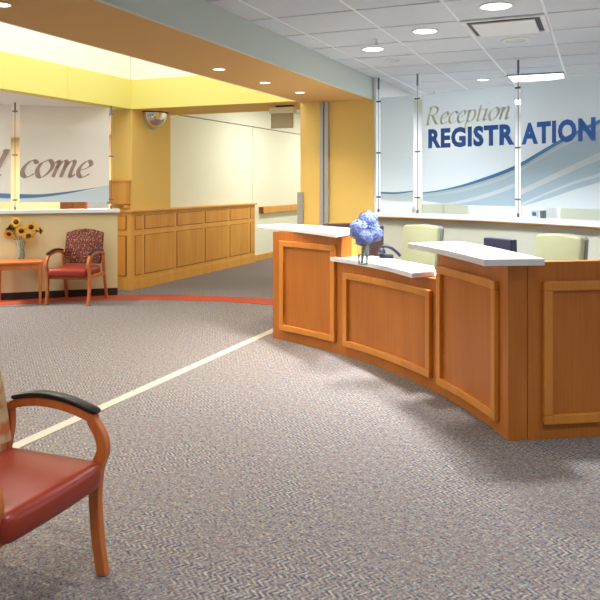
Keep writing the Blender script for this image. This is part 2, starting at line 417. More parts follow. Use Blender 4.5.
# convex mirror
root = thing('convex_mirror', 'half dome security mirror high on the yellow pillar', 'mirror', (-6.22, 9.0, BEAM - .02))
R = .225; vs = []; b = MB(); n1, n2 = 20, 10
prof = [[(R*math.sin(t)*1.0*math.sin(a), R*math.sin(t)*math.cos(a), -R*math.cos(t)) for a in [math.pi*k/n1 for k in range(n1+1)]] for t in [math.pi/2*j/n2 for j in range(n2+1)]]
for j in range(n2):
    for k in range(n1): b.add([prof[j][k], prof[j][k+1], prof[j+1][k+1], prof[j+1][k]], [(0, 1, 2, 3)])
b.build('dome', M['mirror'], root, smooth=True)
b = MB(); b.sweep([(0, (R+.012)*math.sin(a), -(R+.012)*math.cos(a)) for a in [math.pi*k/20 - math.pi/2 for k in range(21)]], (.02, .03), seg=8)
b.build('rim', M['pale'], root, smooth=True)
b = MB(); b.prism([(0, -R-.02)] + [((R+.02)*math.sin(a), -(R+.02)*math.cos(a)) for a in [math.pi*k/16 for k in range(1, 16)]] + [(0, R+.02)], .0, .018)
b.build('top_plate', M['brown'], root)

# hanging sign box under the beam
p0 = on_line(Vector((-6, 8.9, 0)), Vector((-3, 8.9, 0)), 271.5, 128.5); p1 = on_line(Vector((-6, 8.9, 0)), Vector((-3, 8.9, 0)), 293, 113)
root = thing('hanging_sign', 'tan metal sign box hanging under the beam beside the yellow pier', 'sign', ((p0.x+p1.x)/2, 8.9, BEAM))
b = MB(); b.box((p0.x, 8.88, p0.z), (p1.x, 8.92, p1.z)); b.build('sign_plate', M['signtan'], root, True, bevel=.004)
b = MB(); b.box((p0.x - .01, 8.84, p1.z), (p1.x + .03, 8.96, BEAM - .03)); b.build('housing', M['cream'], root, True, bevel=.006)
b = MB(); b.box((p0.x + .08, 8.86, BEAM - .03), (p1.x, 8.94, BEAM - .004)); b.build('mount', M['brown'], root, True)

# ================================================================= HALF WALLS AND SCREENS
def poly_off(P, n):
    out = []
    for i, p in enumerate(P):
        t = (P[min(i+1, len(P)-1)] - P[max(i-1, 0)]); t = Vector((t.x, t.y, 0)).normalized()
        nn = Vector((t.y, -t.x, 0)); out.append(p + nn*n)
    return out
def strip_wall(P, n0, n1, z0, z1, mb, mi=0):
    a, b_ = poly_off(P, n0), poly_off(P, n1)
    vs = []; fs = []
    for p, q in zip(a, b_): vs += [(p.x, p.y, z0), (q.x, q.y, z0), (q.x, q.y, z1), (p.x, p.y, z1)]
    n = len(P) - 1
    for i in range(n):
        for k in range(4): fs.append((4*i+k, 4*i+(k+1) % 4, 4*(i+1)+(k+1) % 4, 4*(i+1)+k))
    fs += [(3, 2, 1, 0), (4*n, 4*n+1, 4*n+2, 4*n+3)]
    mb.add(vs, fs, mi)
SILL = 1.205
GP = [cw(.89, 8.14), cw(1.29, 7.84), cw(2.13, 6.95), cw(2.72, 6.02), cw(3.2, 4.9)]
GC = [Vector(p) for p in ctr(GP, 6)]
# n>0 is towards the camera side
sgn = 1 if (poly_off(GP, 1)[2]).length < GP[2].length else -1
s = MB(); strip_wall(GC, sgn*.06, -sgn*.06, 0, SILL - .05, s); s.build('wall_right_low', M['pale'], kind='structure')
s = MB(); strip_wall(GC, sgn*.15, -sgn*.11, SILL - .045, SILL, s); s.build('trim_2', M['sill'], kind='structure', bevel=.006)
s = MB(); strip_wall(GC, sgn*.11, -sgn*.08, SILL - .065, SILL - .045, s); s.build('trim_3', M['oak_f'], kind='structure')
s = MB(); strip_wall(GC, sgn*.072, sgn*.06, 0, .1, s); s.build('baseboard_right', M['dark'], kind='structure')

L0 = cw(-2.53, 9.85); L1 = cw(-3.89, 9.38); e = (L1 - L0).normalized()
LP = [L0, L0 + e*3.2]
sgl = 1 if (poly_off(LP, 1)[0]).length < LP[0].length else -1
LS = 1.185
s = MB(); strip_wall(LP, sgl*.06, -sgl*.06, .1, LS - .055, s); s.build('wall_left_low', M['halfwall'], kind='structure')
LPt = [L0 - e*.03, L0 + e*3.2]
s = MB(); strip_wall(LPt, sgl*.12, -sgl*.1, LS - .05, LS, s); s.build('trim_4', M['sill'], kind='structure', bevel=.006)
s = MB(); strip_wall(LP, sgl*.062, -sgl*.06, 0, .1, s); s.build('baseboard_left', M['dark'], kind='structure')

def plane_fn(A, B, sg):
    e = Vector((B.x-A.x, B.y-A.y, 0)).normalized(); nn = Vector((e.y, -e.x, 0))*sg
    def fn(u, n, z): return Vector((A.x, A.y, 0)) + e*u + nn*n + Vector((0, 0, z))
    def px(x, y):
        p = on_line(Vector((A.x, A.y, 0)), Vector((B.x, B.y, 0)), x, y)
        return ((p - Vector((A.x, A.y, 0))).dot(e), p.z)
    return fn, px
def glass_panel(name, label, A, B, sg, xl, xr, yt, yb, mat_, group):
    """thin sheet; corners read on its own plane"""
    fn, px = plane_fn(A, B, sg)
    u0, _ = px(xl, 150); u1, _ = px(xr, 150)
    if u0 > u1: u0, u1 = u1, u0
    zt = min(px(xl, yt)[1], BEAM - .03) if sg == sgl and xl < 110 else px(xl, yt)[1]; zb = px(xl, yb)[1]
    um = (u0 + u1)/2
    root = thing(name, label, 'glass panel', fn(um, 0, SILL if sg == sgn and A in GP else LS), 0, group)
    b = MB(); b.box((u0, -.004, zb), (u1, .004, zt), 0, fn=fn); b.build('frosted_field', mat_, root, True)
    b = MB(); b.box((u0, -.004, LS + .02), (u1, .004, zb - .001), 0, fn=fn); b.build('clear_strip', M['clear'], root, True)
    return root, fn, px, (u0, u1, zb, zt)
def poly_film(root, name, pieces, m, fn, n, label=None):
    """pieces: lists of (u,z) quads; thin film of vinyl 0.4 mm thick"""
    b = MB()
    for q in pieces:
        k = len(q)
        vs = [fn(u, n, z) for u, z in q] + [fn(u, n + .0004, z) for u, z in q]
        b.add(vs, [tuple(range(k)), tuple(range(k, 2*k))[::-1]] + [(i, (i+1) % k, k+(i+1) % k, k+i) for i in range(k)])
    o = b.build(name, m, root, True, merge=False)
    if label: o['label'] = label
    return o
def band(px, rng, xa, xb, top, bot, n=24):
    """strip between two curves given as (x,y) knots, clipped to the sheet"""
    def itp(K, x):
        if x <= K[0][0]: return K[0][1]
        for (x0, y0), (x1, y1) in zip(K, K[1:]):
            if x <= x1: return y0 + (y1-y0)*(x-x0)/(x1-x0)
        return K[-1][1]
    def sm(K): return [(p.x, p.y) for p in ctr([(k[0], k[1], 0) for k in K], 8)]
    top, bot = sm(top), sm(bot); out = []
    u0, u1, zb, zt = rng; prev = None
    for i in range(n+1):
        x = xa + (xb-xa)*i/n
        a, c_ = px(x, itp(top, x)), px(x, itp(bot, x))
        ua = min(max(a[0], u0), u1); za = min(max(a[1], zb), zt); zc = min(max(c_[1], zb), zt)
        cur = (ua, za, zc)
        if prev and abs(cur[0]-prev[0]) > 1e-4 and (za - zc > 1e-4 or prev[1]-prev[2] > 1e-4):
            out.append([(prev[0], prev[1]), (cur[0], cur[1]), (cur[0], cur[2]), (prev[0], prev[2])])
        prev = cur
    return out
pa = glass_panel('frosted_glass_panel', 'narrow frosted glass panel without lettering beside the yellow pier', GP[0], GP[1], sgn, 380.5, 413.5, 98, 202.5, M['frost'], 'frosted screens over the reception half wall')
pb = glass_panel('frosted_glass_panel', 'wide frosted glass panel reading Reception REGISTR over blue swooshes', GP[1], GP[2], sgn, 422.5, 515, 95, 204, M['frost'], 'frosted screens over the reception half wall')
pc = glass_panel('frosted_glass_panel', 'frosted glass panel reading ATION crossed by a dark blue swoosh', GP[2], GP[3], sgn, 521, 646, 84.5, 206.5, M['frost'], 'frosted screens over the reception half wall')
# swooshes (vinyl film on the room side of each sheet)
LINE_T = [(418, 193), (440, 190), (462, 184.8), (480, 179), (500, 171.8), (515, 165.5), (525, 160.5), (540, 151.5), (560, 140), (582, 128.5), (600, 119.5), (650, 96)]
LINE_B = [(418, 194), (440, 191.3), (462, 187), (480, 182), (500, 175.5), (515, 169.5), (525, 164.5), (540, 155.5), (560, 143.8), (582, 132), (600, 123.3), (650, 100)]
S0T = [(x, y + 2) for x, y in LINE_B]; S0B = [(418, 197), (440, 195), (462, 192), (480, 187), (500, 181), (515, 174), (525, 169), (540, 160), (560, 148.5), (582, 138), (600, 130), (650, 108)]
BASET = [(418, 193)] + LINE_B[1:]
BASEB = [(418, 200), (440, 203), (462, 206), (500, 209), (525, 205), (550, 198), (575, 189.5), (600, 182), (650, 165)]
S1T = [(418, 201), (440, 198.5), (462, 195), (480, 191), (500, 201), (520, 190), (540, 180.5), (560, 171), (580, 161.5), (600, 153), (650, 133)]
S1T = [(500, 200.5), (520, 190), (540, 180.5), (560, 171), (580, 161.5), (600, 152.5), (650, 131)]
S1B = [(500, 206), (520, 195.5), (540, 186), (560, 177), (580, 168), (600, 160), (650, 140)]
S2T = [(515, 206), (535, 197.5), (550, 191), (575, 181), (600, 173), (650, 155)]
S2B = [(515, 209), (535, 200), (550, 193.5), (575, 184), (600, 176.5), (650, 159)]
S3T = [(418, 203), (440, 200), (462, 194.5), (480, 188.5), (500, 180), (515, 174)]; 
S4T = [(430, 205), (450, 202.5), (475, 197), (497, 190), (515, 183)]; S4B = [(430, 206), (450, 205), (475, 200.5), (497, 194), (515, 187.5)]
for (root, fn, px, rng), xa, xb in ((pb, 423, 515), (pc, 521, 644)):
    n0 = .0042
    poly_film(root, 'pale_swoosh', band(px, rng, xa, xb, BASET, BASEB), M['sw_mid'], fn, n0)
    poly_film(root, 'light_streak', band(px, rng, xa, xb, S0T, S0B), M['sw_pale'], fn, n0 + .0008)
    poly_film(root, 'blue_swoosh', band(px, rng, xa, xb, LINE_T, LINE_B), M['sw_dark'], fn, n0 + .0016)
root, fn, px, rng = pb
poly_film(root, 'white_streak', band(px, rng, 430, 515, S4T, S4B), M['sw_white'], fn, .0058)
root, fn, px, rng = pc
poly_film(root, 'white_streak', band(px, rng, 521, 644, S1T, S1B), M['sw_white'], fn, .0058)
poly_film(root, 'white_streak', band(px, rng, 521, 644, S2T, S2B), M['sw_white'], fn, .0058)
root, fn, px, rng = pa
poly_film(root, 'pale_swoosh', band(px, rng, 381, 413.5, [(378, 193), (396, 193.5), (414, 192)], [(378, 199), (396, 201), (414, 200.5)]), M['sw_pale'], fn, .0042)
poly_film(root, 'blue_swoosh', band(px, rng, 381, 413.5, [(378, 191.6), (396, 192.2), (414, 190.6)], [(378, 193.4), (396, 194), (414, 191.6)]), M['sw_dark'], fn, .005)

# lettering
def sans(root, name, txt, fn, u0, u1, zb, h, m, n):
    cu = bpy.data.curves.new('t', 'FONT'); cu.body = txt; cu.size = 1; cu.offset = .048; cu.space_character = 1.1; cu.resolution_u = 3
    o = bpy.data.objects.new('t', cu); COL.objects.link(o)
    bpy.context.view_layer.update()
    me = bpy.data.meshes.new_from_object(o.evaluated_get(bpy.context.evaluated_depsgraph_get()))
    bpy.data.objects.remove(o)
    xs = [v.co.x for v in me.vertices]; ys = [v.co.y for v in me.vertices]
    # cap height measured from the flat-bottomed letters
    x0, x1 = min(xs), max(xs); y0, y1 = 0.0, .72
    y1 = max(ys) - (0.012 if any(c in 'OSG' for c in txt) else 0)
    bm = bmesh.new(); bm.from_mesh(me)
    r = bmesh.ops.extrude_face_region(bm, geom=bm.faces[:])
    top = [v for v in r['geom'] if isinstance(v, bmesh.types.BMVert)]
    ts = set(top)
    for v in bm.verts:
        u = u0 + (v.co.x-x0)/(x1-x0)*(u1-u0); z = zb + v.co.y/y1*h
        v.co = fn(u, n + (.0005 if v in ts else 0), z)
    bmesh.ops.recalc_face_normals(bm, faces=bm.faces)
    bm.verts.ensure_lookup_table(); seen = set(); isl = []
    for v in bm.verts:
        if v.index in seen: continue
        st = [v]; comp = []; seen.add(v.index)
        while st:
            q = st.pop(); comp.append(q)
            for e_ in q.link_edges:
                w_ = e_.other_vert(q)
                if w_.index not in seen: seen.add(w_.index); st.append(w_)
        isl.append(comp)
    for comp in isl:                                   # one part for each capital
        ids = {v.index: k for k, v in enumerate(comp)}
        fcs = [[ids[v.index] for v in f_.verts] for f_ in bm.faces if f_.verts[0].index in ids]
        b = MB(); b.add([v.co.copy() for v in comp], fcs); b.build(name, m, root, True)
    bm.free(); bpy.data.meshes.remove(me)
bU = pb[2]; cU = pc[2]
sans(pb[0], 'letter', 'REGISTR', pb[1], bU(428.6, 140)[0], bU(515, 140)[0], EYE + .388, .193, M['signblue'], .0068)
sans(pc[0], 'letter', 'ATION', pc[1], cU(522, 140)[0], cU(596, 140)[0], EYE + .384, .193, M['signblue'], .0068)

# slanted book letters drawn with a broad nib: strokes in units of x-height
G = {
 'c': (.72, [[(.66, .8), (.52, .97), (.3, .93), (.1, .6), (.09, .25), (.28, .0), (.5, .04), (.68, .2)]]),
 'o': (.84, [[(.42, 1), (.16, .78), (.07, .4), (.26, 0), (.5, .05), (.72, .38), (.76, .72), (.58, .98), (.42, 1)]]),
 'e': (.72, [[(.12, .42), (.42, .52), (.62, .74), (.5, .98), (.3, .93), (.1, .6), (.09, .25), (.28, 0), (.5, .04), (.68, .2)]]),
 'm': (1.26, [[(.02, .84), (.14, .97), (.2, .9), (.17, .5), (.13, .0)], [(.16, .5), (.34, .9), (.5, .98), (.58, .86), (.55, .4), (.52, 0)], [(.56, .5), (.74, .9), (.92, .98), (1.0, .86), (.96, .4), (.97, .08), (1.05, .0), (1.2, .16)]]),
 'n': (1.0, [[(.02, .84), (.14, .97), (.2, .9), (.17, .5), (.13, .0)], [(.16, .5), (.34, .9), (.52, .98), (.62, .86), (.58, .4), (.58, .08), (.66, .0), (.8, .16)]]),
 'l': (.44, [[(.06, 1.52), (.18, 1.6), (.2, 1.5), (.16, .8), (.14, .15), (.22, .0), (.38, .14)]]),
 'p': (.86, [[(.02, .84), (.14, .97), (.2, .9), (.17, .3), (.12, -.52)], [(.0, -.52), (.3, -.52)], [(.17, .6), (.36, .94), (.54, .97), (.72, .72), (.68, .3), (.46, .02), (.17, .08)]]),
 't': (.5, [[(.2, 1.3), (.18, .8), (.14, .2), (.22, .0), (.42, .12)], [(.02, .94), (.42, .98)]]),
 'i': (.44, [[(.02, .84), (.14, .97), (.2, .9), (.16, .5), (.14, .12), (.22, .0), (.36, .14)], [(.15, 1.34), (.2, 1.38), (.3, 1.46)]]),
 'R': (1.25, [[(.2, 0), (.2, 1.52)], [(.02, 0), (.42, 0)], [(.04, 1.52), (.5, 1.54), (.82, 1.4), (.86, 1.1), (.66, .84), (.22, .78)], [(.5, .78), (.72, .4), (.98, .06), (1.18, .0)]]),
 'W': (1.75, [[(.0, 1.52), (.34, 1.52)], [(.16, 1.5), (.42, .0)], [(.42, .0), (.86, 1.5)], [(.86, 1.5), (1.08, .0)], [(1.08, .0), (1.62, 1.5)], [(1.44, 1.52), (1.78, 1.52)]]),
}
def italic(root, name, txt, fn, u0, u1, zb, xh, m, n, wgt=.16, slant=.22, flip=False, label=None):
    polys = []; pen = 0; cuts = []
    for ch in txt:
        w, strokes = G[ch]; cuts.append(len(polys))
        for st in strokes:
            pts = ctr([(p[0] + p[1]*slant, p[1], 0) for p in st], 5) if len(st) > 2 else [Vector((p[0] + p[1]*slant, p[1], 0)) for p in st]
            a = math.radians(22); N_ = Vector((math.cos(a), math.sin(a), 0))*wgt/2
            for p, q in zip(pts, pts[1:]):
                t = q - p
                if t.length < 1e-6: continue
                t.normalize(); nn = Vector((-t.y, t.x, 0))
                k = max(abs(N_.dot(nn)), .026); off = nn*k
                pp, qq = p - t*.012, q + t*.012
                polys.append([((v.x + pen), v.y) for v in (pp+off, qq+off, qq-off, pp-off)])
        pen += w
    xs = [p[0] for q in polys for p in q]; a0, a1 = min(xs), max(xs)
    out = [[(u0 + (x-a0)/(a1-a0)*(u1-u0), zb + y*xh) for x, y in q] for q in polys]
    cuts.append(len(out))
    for a_, b_ in zip(cuts, cuts[1:]): poly_film(root, name, out[a_:b_], m, fn, n)
italic(pb[0], 'letter', 'Reception', pb[1], bU(425.5, 120)[0], bU(510.5, 115)[0], EYE + .632, .122, M['signolive'], .0068, wgt=.2, label='olive slanted lettering reading Reception')

# rods with clamps
def rod(x, y_unused, A, B, sg, zs, sillz, ceilz, label, xs_shift=0):
    fn, px = plane_fn(A, B, sg); u, _ = px(x, 150); p = fn(u, .0, 0)
    root = thing('screen_rod', label, 'rod', (p.x, p.y, sillz))
    b = MB(); b.lathe([(.004, sillz), (.004, ceilz)], (p.x, p.y, 0), 8); b.build('cable', M['rod'], root, True)
    b = MB(); b.lathe([(.011, ceilz - .13), (.011, ceilz)], (p.x, p.y, 0), 12); b.build('ceiling_mount', M['rod'], root, True)
    b = MB(); b.lathe([(.013, sillz), (.013, sillz + .04)], (p.x, p.y, 0), 12); b.build('sill_mount', M['rod'], root, True)
    for z in zs:
        b = MB(); b.box((u - .034, -.012, z - .009), (u + .034, .012, z + .009), fn=fn); b.build('clamp', M['rod'], root, True, bevel=.004)
    return root
ZS = (EYE + .93, EYE + .345, EYE - .16)
rod(378.6, 0, GP[0], GP[1], sgn, ZS, SILL, H, 'thin metal cable rod with clamps at the pier end of the reception screen')
rod(417.5, 0, GP[1], GP[2], sgn, ZS, SILL, H, 'thin metal cable rod in the gap between blank panel and Reception panel')
rod(518.2, 0, GP[2], GP[3], sgn, ZS, SILL, H, 'thin metal cable rod in the gap within the word REGISTRATION')

# left screen
pl2 = glass_panel('frosted_glass_panel', 'frosted glass panel reading come on the left half wall', L0, L1, sgl, 19.5, 109, 101, 202.5, M['frostw'], 'frosted screens over the left half wall')
pl1 = glass_panel('frosted_glass_panel', 'frosted glass panel cut by the left picture edge, ending in a slanted l', L0, L1, sgl, -85, 10.8, 93, 202.5, M['frostw'], 'frosted screens over the left half wall')
lU = pl2[2]
def rev(fn): return fn
italic(pl2[0], 'letter', 'come', pl2[1], lU(19.8, 170)[0], lU(93.5, 170)[0], lU(50, 177)[1], .225, M['signbrown'], .0068, wgt=.25, slant=.28, label='brown slanted lettering reading come')
italic(pl1[0], 'letter', 'Wel', pl1[1], lU(-72, 170)[0], lU(10.5, 170)[0], lU(5, 177)[1], .225, M['signbrown'], .0068, wgt=.25, slant=.28, label='brown slanted lettering, an l at the panel edge')
T2 = [(-80, 185), (-40, 190), (0, 193.2), (20, 194), (40, 194.3), (60, 192.5), (80, 190), (100, 187), (112, 186)]
B2 = [(-80, 190), (-40, 195), (0, 198), (20, 198.3), (40, 197.3), (60, 194.8), (80, 191.3), (100, 187.2), (112, 186)]
P2T = [(-80, 190), (-40, 195), (0, 198), (20, 198.3), (40, 197.3), (60, 195), (80, 192), (95, 189), (112, 184)]
P2B = [(-80, 198), (-40, 201), (0, 203), (20, 203), (60, 203), (80, 203), (112, 203)]
for (root, fn, px, rng), xa, xb in ((pl2, 19.5, 109), (pl1, -84, 10.8)):
    poly_film(root, 'pale_swoosh', band(px, rng, xa, xb, P2T, P2B), M['sw_pale'], fn, .0042)
    poly_film(root, 'blue_swoosh', band(px, rng, xa, xb, T2, B2), M['sw_navy'], fn, .005)
LZ = (EYE + .95, EYE + .37, EYE - .225)
rod(15, 0, L0, L1, sgl, LZ, LS, BEAM, 'thin metal cable rod in the gap between l and come')
rod(111.3, 0, L0, L1, sgl, LZ, LS, BEAM, 'thin metal cable rod at the right end of the come panel')

# behind the left screen
q0 = on_line(Vector((-20, 10.5, 0)), Vector((0, 10.5, 0)), 60, 200); q1 = on_line(Vector((-20, 10.5, 0)), Vector((0, 10.5, 0)), 86, 200)
root = thing('tall_cabinet', 'orange wood cabinet seen under the left frosted panel', 'cabinet', ((q0.x+q1.x)/2, 10.8, 0))
b = MB(); b.box((q0.x, 10.5, 0), (q1.x, 11.0, 1.75)); b.build('body', M['orangewood'], root, True)
b = MB(); b.box((q0.x + .02, 10.48, .1), ((q0.x+q1.x)/2 - .01, 10.5, 1.72)); b.build('door', M['cherry'], root, True)
b = MB(); b.box(((q0.x+q1.x)/2 + .01, 10.48, .1), (q1.x - .02, 10.5, 1.72)); b.build('door', M['cherry'], root, True)
q0 = on_line(Vector((-20, 10.0, 0)), Vector((0, 10.0, 0)), 87, 200); q1 = on_line(Vector((-20, 10, 0)), Vector((0, 10.0, 0)), 108, 200)
root = thing('white_cabinet', 'white cabinet beside the orange one behind the left screen', 'cabinet', ((q0.x+q1.x)/2, 10.2, 0))
b = MB(); b.box((q0.x, 10.0, 0), (q1.x, 10.5, 1.36)); b.build('body', M['white'], root, True, bevel=.02)
b = MB(); b.box((q0.x + .03, 9.985, .1), (q1.x - .03, 10.0, 1.3)); b.build('door', M['white'], root, True)

# back office behind the reception screen
s = MB(); s.box((-2.9, 12.9, 0), (6.5, 13.0, H)); s.build('wall_back_office', M['white'], kind='structure')
s = MB(); s.box((-2.9, 9.5, 0), (-2.8, 13.0, H)); s.build('wall_office_left', M['white'], kind='structure')
A_, B_ = Vector((-5, 11, 0)), Vector((5, 11, 0))
def credenza(xl, xr, zt, m, label, Y=11.0, cat='cabinet'):
    a = on_line(Vector((-5, Y, 0)), Vector((5, Y, 0)), xl, 200).x; b2 = on_line(Vector((-5, Y, 0)), Vector((5, Y, 0)), xr, 200).x
    root = thing('office_cabinet', label, cat, ((a+b2)/2, Y + .2, 0))
    b = MB(); b.box((a, Y, 0), (b2, Y + .45, zt)); b.build('body', m, root, True, bevel=.004)
    b = MB(); b.box((a - .01, Y - .02, zt), (b2 + .01, Y + .46, zt + .02)); b.build('top', M['white'], root, True)
    k = max(1, round((b2-a)/.5))
    for i in range(k):
        w_ = (b2-a)/k
        d = MB(); d.box((a + i*w_ + .015, Y - .018, .1), (a + (i+1)*w_ - .015, Y, zt - .02)); dd = d.build('door', m, root, True, bevel=.004)
credenza(418, 470, 1.28, M['cream'], 'cream office cabinet seen under the word Reception')
credenza(544, 556, 1.36, M['white'], 'white office cabinet seen under the letters TI', Y=10.0)
credenza(560, 650, 1.34, M['cream'], 'long cream office cabinet at the right picture edge behind the screen', Y=10.6)
fnC, pxC = plane_fn(GP[2], GP[3], sgn)
u0, _ = pxC(528.5, 214); u1, _ = pxC(535.5, 214); u2, _ = pxC(537.5, 214); u3, _ = pxC(541.5, 214)
b = MB(); b.box((u0, -.045, SILL), (u1, -.03, SILL + .075), 0, fn=fnC); b.box((u0+.02, -.0299, SILL + .02), (u1 - .015, -.029, SILL + .055), 1, fn=fnC)
tag(b.build('card_holder', [M['white'], M['bluecard']], merge=False), 'small white card with a blue mark on the sill behind the screen', 'card')
b = MB(); b.box((u2, -.07, SILL), (u3, -.03, SILL + .075), 0, fn=fnC)
tag(b.build('small_box', M['chair_edge'], bevel=.004), 'small grey box on the sill next to the blue marked card', 'box')

# ================================================================= FLOOR STRIPES
s = MB()
a = on_z(20, 448, 0); b2 = on_z(272, 330, 0); xm = -3.15
s.box((xm - .042, -2.0, 0), (xm + .042, 7.0, .004)); s.build('trim_5', M['cstripe'], kind='structure')
pts = [on_z(x, y, 0) for x, y in ((0, 303), (60, 299.5), (110, 298), (185, 299), (272, 302.2))]
# circle through three of the readings
def circ(p, q, r):
    ax, ay, bx, by, cx, cy = p.x, p.y, q.x, q.y, r.x, r.y
    d = 2*(ax*(by-cy)+bx*(cy-ay)+cx*(ay-by))
    ux = ((ax*ax+ay*ay)*(by-cy)+(bx*bx+by*by)*(cy-ay)+(cx*cx+cy*cy)*(ay-by))/d
    uy = ((ax*ax+ay*ay)*(cx-bx)+(bx*bx+by*by)*(ax-cx)+(cx*cx+cy*cy)*(bx-ax))/d
    c = Vector((ux, uy, 0)); return c, (Vector((ax, ay, 0)) - c).length
c0, R0 = circ(pts[0], pts[2], pts[4])
aa = math.atan2(pts[0].y-c0.y, pts[0].x-c0.x); ab = math.atan2(pts[4].y-c0.y, pts[4].x-c0.x)
def arcf(a, n, z): return Vector((c0.x + (R0+n)*math.cos(a), c0.y + (R0+n)*math.sin(a), z))
s = MB(); s.box((aa + (aa-ab)*.5, -.2, 0), (ab - (aa-ab)*.35, .2, .005), fn=arcf, n=48); s.build('trim_6', M['red'], kind='structure')

# ================================================================= RECEPTION DESK
DP = [on_z(x, y, 0) for x, y in ((273, 338), (383, 368.5), (508, 441))]
c1, R1 = circ(*DP)
def da(x):
    lo = math.atan2(DP[0].y-c1.y, DP[0].x-c1.x) + .1; hi = math.atan2(DP[2].y-c1.y, DP[2].x-c1.x) - .15
    def pxx(a):
        p = Vector((c1.x+R1*math.cos(a), c1.y+R1*math.sin(a))); lat = p.x*CT + p.y*ST; d = -p.x*ST + p.y*CT
        return CX + F*lat/d
    for _ in range(50):
        m_ = (lo+hi)/2
        if pxx(m_) < x: lo = m_
        else: hi = m_
    return (lo+hi)/2
def DF(a, n, z): return Vector((c1.x + (R1-n)*math.cos(a), c1.y + (R1-n)*math.sin(a), z))
desk = thing('reception_desk', 'curved cherry wood reception desk with raised panels and three white counters', 'desk', DF(da(380), -.2, 0))
a0, a1, a2, a3 = da(273), da(341.5), da(437.5), da(508)
TK = .12
def section(b0, b1, zt, fr, fnm):
    s = MB(); s.box((b0, -TK, 0), (b1, 0, zt), fn=fnm, n=10); body = s.build('desk_section', M['cherry'], desk, True)
    f0, f1, z0, z1 = fr; ww = .055
    if fnm is DF: wa = ww/R1*(1 if f1 > f0 else -1)
    else: wa = ww
    s = MB()
    s.box((f0, 0.0005, z0), (f1, .032, z0 + ww), fn=fnm, n=10); s.box((f0, 0.0005, z1 - ww), (f1, .032, z1), fn=fnm, n=10)
    s.box((f0, 0.0005, z0 + ww), (f0 + wa, .032, z1 - ww), fn=fnm, n=1); s.box((f1 - wa, 0.0005, z0 + ww), (f1, .032, z1 - ww), fn=fnm, n=1)
    s.build('panel_frame', M['cherry_f'], desk, True, bevel=.005, merge=False)
    s = MB(); s.box((f0 + wa, .0005, z0 + ww), (f1 - wa, .006, z1 - ww), fn=fnm, n=10); s.build('inset_panel', M['cherry'], desk, True)
section(a0, a1, 1.06, (da(281), da(336.5), .10, .975), DF)
section(a1, a2, .83, (da(345), da(432.5), .09, .745), DF)
section(a2, a3, 1.06, (da(439.5), da(499), .075, .937), DF)
e4 = (cw(1.825, 4.33) - cw(1.24, 4.25)).normalized(); O4 = DF(a3, 0, 0); n4 = Vector((e4.y, -e4.x, 0))
if (O4 + n4).length > O4.length: n4 = -n4
def SF(u, n, z): return O4 + e4*u + n4*n + Vector((0, 0, z))
s = MB(); s.box((.125, -.07, 0), (2.0, 0, 1.066), fn=SF); s.build('desk_section', M['cherry'], desk, True)
u0 = .215; 
for (ua, ub) in ((u0, .99), (1.07, 1.85)):
    z0, z1, ww = .095, .95, .055; s = MB()
    s.box((ua, .0005, z0), (ub, .032, z0+ww), fn=SF); s.box((ua, .0005, z1-ww), (ub, .032, z1), fn=SF)
    s.box((ua, .0005, z0+ww), (ua+ww, .032, z1-ww), fn=SF); s.box((ub-ww, .0005, z0+ww), (ub, .032, z1-ww), fn=SF)
    s.build('panel_frame', M['cherry_f'], desk, True, bevel=.005, merge=False)
    s = MB(); s.box((ua+ww, .0005, z0+ww), (ub-ww, .006, z1-ww), fn=SF); s.build('inset_panel', M['cherry'], desk, True)
# return panel beside the tall left section, work surface behind
s = MB(); s.box((a1 - .012*(1 if a1 < a0 else -1)*-1, -.42, 0), (a1, -TK, 1.06), fn=DF); s.build('end_panel', M['oak_f'], desk, True)
s = MB(); s.box((a0, -.80, .70), (a2 - .0, -TK, .74), fn=DF, n=24); s.build('work_surface', M['sill'], desk, True)
s = MB(); s.box((a2, -.7, .70), (da(498), -TK, .74), fn=DF, n=10); s.build('work_surface', M['sill'], desk, True)
s = MB(); s.box((.75, -.75, .70), (2.0, -.07, .74), fn=SF); s.build('work_surface', M['sill'], desk, True)
s = MB(); s.box((a0, -.80, 0), (a0 - .01, -TK, 1.06), fn=DF); s.build('end_panel', M['cherry'], desk, True)
s = MB(); s.box((a2, -.80, 0), (a2 - .008, -TK, .70), fn=DF); s.build('end_panel', M['cherry'], desk, True)
def slab(pxs, zt, th):
    P = [on_z(x, y, zt) for x, y in pxs]
    s = MB(); s.prism([(p.x, p.y) for p in P], zt - th, zt); s.build('countertop', M['stone'], desk, True, bevel=.004)
slab([(256.5, 225.2), (276, 226.8), (296, 228.8), (316, 231.1), (335.5, 233.8), (352, 231), (352, 228), (315, 225), (279, 223.4)], 1.10, .035)
slab([(330, 256.8), (350, 259.4), (371, 263), (392, 267.4), (412, 272.8), (435, 271), (434, 266), (400, 260), (371, 255.4), (345, 252.6)], .87, .04)
slab([(408.5, 243), (426, 246), (445, 249.8), (465, 254.4), (484, 259.4), (545, 258.6), (520, 253), (490, 246.6), (461, 241.2), (435, 241.8)], 1.10, .04)

# ================================================================= EQUIPMENT BEHIND THE DESK
def monitor(name, label, xc, ytop, d, w, h, rz, m, thick=.06):
    p = at_d(xc, ytop, d); base = .74
    root = thing(name, label, 'monitor', (p.x, p.y, base), rz)
    hh = p.z - base
    b = MB(); b.box((-w/2, -thick/2, hh - h), (w/2, thick/2, hh)); b.build('casing', m, root, bevel=.008)
    b = MB(); b.box((-w/2 + .02, -thick/2 - .003, hh - h + .02), (w/2 - .02, -thick/2, hh - .02)); b.build('screen', M['blackpad'], root)
    b = MB(); b.box((-.03, 0, .01), (.03, .03, hh - h + .05)); b.build('neck', m, root)
    b = MB(); b.box((-.12, -.09, 0), (.12, .09, .012)); b.build('base', m, root, bevel=.004)
    return root
